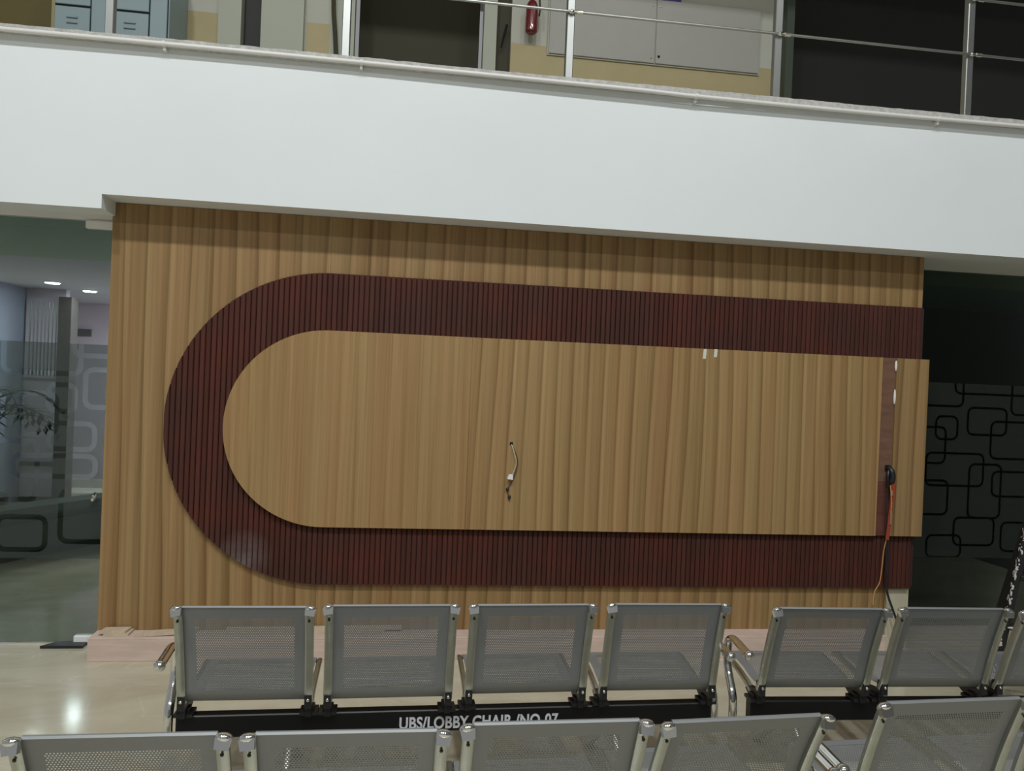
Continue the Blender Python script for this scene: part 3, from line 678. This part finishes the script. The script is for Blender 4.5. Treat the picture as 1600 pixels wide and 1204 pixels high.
me_rail = sweep_bar(rpath, .020, [.026, .030, .030, .028, .026, .024, .018, .012]).mesh('side_rail', M['satin'])
k = MB()
k.ball((0, 0, -.003), .0215, .015, .0115, 14, 10)
k.prism([(-.0165, -.030), (.0165, -.030), (.0195, -.004), (-.0195, -.004)], -.011, .009)
me_cap = k.mesh('corner_cap', M['chrome'])
k = MB(); k.ball((0, 0, 0), .007, .006, .007, 10, 6); me_bolt = k.mesh('bolt', M['chrome'])
k = MB(); k.ball((0, 0, 0), .005, .003, .005, 8, 6); me_screw = k.mesh('screw', M['bracket'])
k = MB(); k.prism([(-.012, .425), (.016, .428), (.024, .385), (.11, .372), (.125, .352), (.085, .333), (.0, .333), (.004, .36), (-.012, .39)], -.011, .011, 'x')
k.prism([(-.021, .372), (-.021, .424), (-.013, .431), (.012, .425), (.012, .372)], -.0135, .0135, 'x'); k.box(-.034, .034, .012, .082, .3325, .345); k.box(-.020, .020, .026, .066, .345, .362)
me_brk = k.mesh('bracket', M['bracket'], smooth=False)

def arm_meshes():
    path = [(-.095, .572), (-.03, .578), (.03, .584), (.075, .583), (.106, .567), (.119, .535), (.120, .49), (.114, .455), (.098, .422), (.076, .392), (.055, .362), (.044, .332), (.040, .295), (.040, .255)]
    p = smoothpath([(0, y, z) for y, z in path], 4)
    a = MB().tube(p, .0135, 12, sx=1.35).mesh('armrest', M['chrome'])
    b = MB().ball((0, -.098, .571), .021, .020, .020, 14, 10).mesh('end_ball', M['chrome'])
    return a, b
me_arm, me_ball = arm_meshes()
def leg_mesh():
    k = MB()
    k.tube(smoothpath([(0, -.24, .018), (0, -.20, .045), (0, -.06, .17), (0, .03, .235), (0, .07, .235), (0, .17, .17), (0, .33, .045), (0, .37, .018)], 5), .016, 12, sx=1.3)
    k.box(-.025, .025, .025, .080, .215, .2445, bevel=.004)
    return k.mesh('leg', M['satin'])
me_leg = leg_mesh()
k = MB(); k.tube([(0, -.24, 0), (0, -.24, .020)], [.022, .018], 14); k.tube([(0, .37, 0), (0, .37, .020)], [.022, .018], 14)
me_feet = k.mesh('rubber_foot', M['black'])

def bench(label, X, Y, yaw, chairs, arms, leg0=.16):
    t = thing('waiting_bench', label, 'bench', (X, Y, 0), yaw, 'metal waiting benches')
    n_ = len(chairs)
    bm_ = MB().box(-.262, (n_-1)*S+.262, .028, .078, .2455, .332, bevel=.004).build('beam', M['black'], t)
    for i, (ox, oy, oa, od) in enumerate(chairs):
        base = Matrix.Translation((i*S+ox, oy, 0)) @ Matrix.Rotation(oa, 4, 'Z')
        # small change of lean, about the foot of the back
        lean = Matrix.Translation((0, 0, ZBK)) @ Matrix.Rotation(-od/(ZTP-ZBK)*-1.0, 4, 'X') @ Matrix.Translation((0, 0, -ZBK))
        b = link('backrest', me_back, t); b.matrix_local = base @ lean
        s_ = link('seat', me_seat, t); s_.matrix_local = base
        for sd_ in (-1, 1):
            xo = sd_*(WB/2-FR/2)
            link('side_frame', me_frame, b, (xo, 0, 0))
            c_ = link('corner_cap', me_cap, b, (xo+sd_*.005, -DY-.001, ZTP-.006), (math.radians(-18), math.radians(8)*sd_, 0))
            link('screw', me_screw, b, (xo, dyv*(LB-.055)-.013, ZBK+dzv*(LB-.055)-.003))
            link('side_rail', me_rail, s_, (xo, 0, 0))
            br = link('bracket', me_brk, t); br.matrix_local = base @ Matrix.Translation((sd_*(WB/2-.017), 0, 0))
            link('bolt', me_bolt, br, (0, -.0235, .406))
    for x in arms:
        a = link('armrest', me_arm, t, (x, 0, 0)); link('end_ball', me_ball, a, (0, 0, 0))
    for x in (leg0, (n_-1)*S-.16):
        l_ = link('leg', me_leg, t, (x, 0, 0)); link('rubber_foot', me_feet, l_)
    return t, bm_
CH = [(-.004, -.003, -.017, -.024), (-.008, -.008, .002, -.033), (-.001, .007, .0, -.024), (.013, .004, -.024, -.025),
      (-.006, -.003, -.003, .005), (.004, .001, .001, -.001), (.002, .002, -.009, .013),
      (.011, .005, -.032, .017), (.003, -.018, -.039, .018), (-.002, -.012, -.025, .015), (-.012, .026, .02, .048), (0, 0, .004, .007)]
b1, beam1 = bench('four seat grey perforated steel bench nearer the wall, white lettering on its black beam', 1.146, -1.640, .024, CH[0:4], (-.292, 3*S+.28))
b2, _ = bench('grey perforated steel bench nearer the wall at the right, beside the paint splashed ladder', 3.457, -1.590, -.025, CH[4:7]+[(0, 0, 0, 0)], (-.335, 3*S+.28), -.07)
b3, _ = bench('nearest four seat grey perforated steel bench at the bottom of the view, left', 1.049, -2.595, .041, CH[7:11], (-.292, 3*S+.285))
b4, _ = bench('nearest grey perforated steel bench in the bottom right corner of the view', 3.307, -2.484, .041, CH[11:12]+[(0, 0, 0, 0)]*2, (-.330, 2*S+.28))

def lettering(txt, x, z, h, width, parent, y):
    cu = bpy.data.curves.new('lettering', 'FONT'); cu.body = txt; cu.size = 1.0; cu.extrude = .0; cu.offset = .030; cu.space_character = 1.05
    tmp = bpy.data.objects.new('tmp_text', cu); COL.objects.link(tmp)
    dg = bpy.context.evaluated_depsgraph_get(); dg.update(); ev = tmp.evaluated_get(dg); me = bpy.data.meshes.new_from_object(ev)
    bpy.data.objects.remove(tmp, do_unlink=True)
    xsv = [v.co.x for v in me.vertices]; ysv = [v.co.y for v in me.vertices]
    sx = width/(max(xsv)-min(xsv)); sz = h/(max(ysv)-min(ysv)); x0, y0 = min(xsv), min(ysv)
    for v in me.vertices: v.co = Vector((x+(v.co.x-x0)*sx, y, z+(v.co.y-y0)*sz))
    me.materials.clear(); me.materials.append(M['letter'])
    return tag(link('lettering', me, parent), 'white stencilled lettering reading UBS/LOBBY CHAIR/NO-07')
lettering('UBS/LOBBY CHAIR /NO-07', .575, .2565, .050, .64, beam1, .0273)

# ------------------------------------------------------------------ ladder at the right edge
la = thing('step_ladder', 'black step ladder splashed with white paint at the right edge of the view', 'ladder', (4.86, -.90, 0), math.radians(-32))
def rail_(p, q, mat='lad', parent=la, w_=.030, d_=.05, name='side_rail'):
    p, q = Vector(p), Vector(q); t = (q-p).normalized(); a = Vector((1, 0, 0)); a = (a-t*a.dot(t)).normalized(); b = t.cross(a)
    vs = [c+a*sx*w_/2+b*sy*d_/2 for c in (p, q) for sx, sy in ((-1, -1), (1, -1), (1, 1), (-1, 1))]
    return MB().add(vs, [(3, 2, 1, 0), (4, 5, 6, 7)]+[(i, (i+1) % 4, (i+1) % 4+4, i+4) for i in range(4)]).build(name, M[mat], parent, smooth=False)
tl, bl_ = (.17, .0, 1.17), (.0, .0, .0)
r1 = rail_(bl_, tl); r2_ = rail_((.62, 0, 0), (.46, 0, 1.17)); r3 = rail_((.02, .50, 0), (.18, .05, 1.15)); r4 = rail_((.60, .50, 0), (.45, .05, 1.15))
for j in range(4):
    z = .18+j*.27; f = z/1.17
    st = MB().box(.17*f+.012, .62-.16*f-.012, -.04, .04, z-.012, z+.012, bevel=.003).build('step', M['lad'], la)
    for q in range(5):
        x = .17*f+.02+random.uniform(0, .36); MB().ball((x, -.0405, z+random.uniform(-.004, .008)), random.uniform(.01, .035), .003, .006, 8, 6).build('paint_splash', M['splat'], st)
MB().box(.14, .49, -.05, .09, 1.16, 1.18, bevel=.004).build('top_plate', M['lad'], la)
rs = random.Random(11)
sp_ = MB()
for i in range(75):
    z = .15+1.0*rs.random(); x = .17*z/1.17-.0145+abs(rs.gauss(0, .004)); r = rs.uniform(.002, .006)
    sp_.ball((x, -.0262, z), r, .002, r*rs.uniform(.8, 2.5), 6, 4)
    sp_.ball((.17*z/1.17-.0158, min(.022, -.024+abs(rs.gauss(0, .016))) if i % 4 else rs.uniform(0, .023), z+.01), .002, r, r*rs.uniform(1, 3), 6, 4)
sp_.ball((.166, -.024, 1.12), .018, .006, .022, 8, 6)
o = sp_.build('paint_splash', M['splat'], r1); o['kind'] = 'stuff'
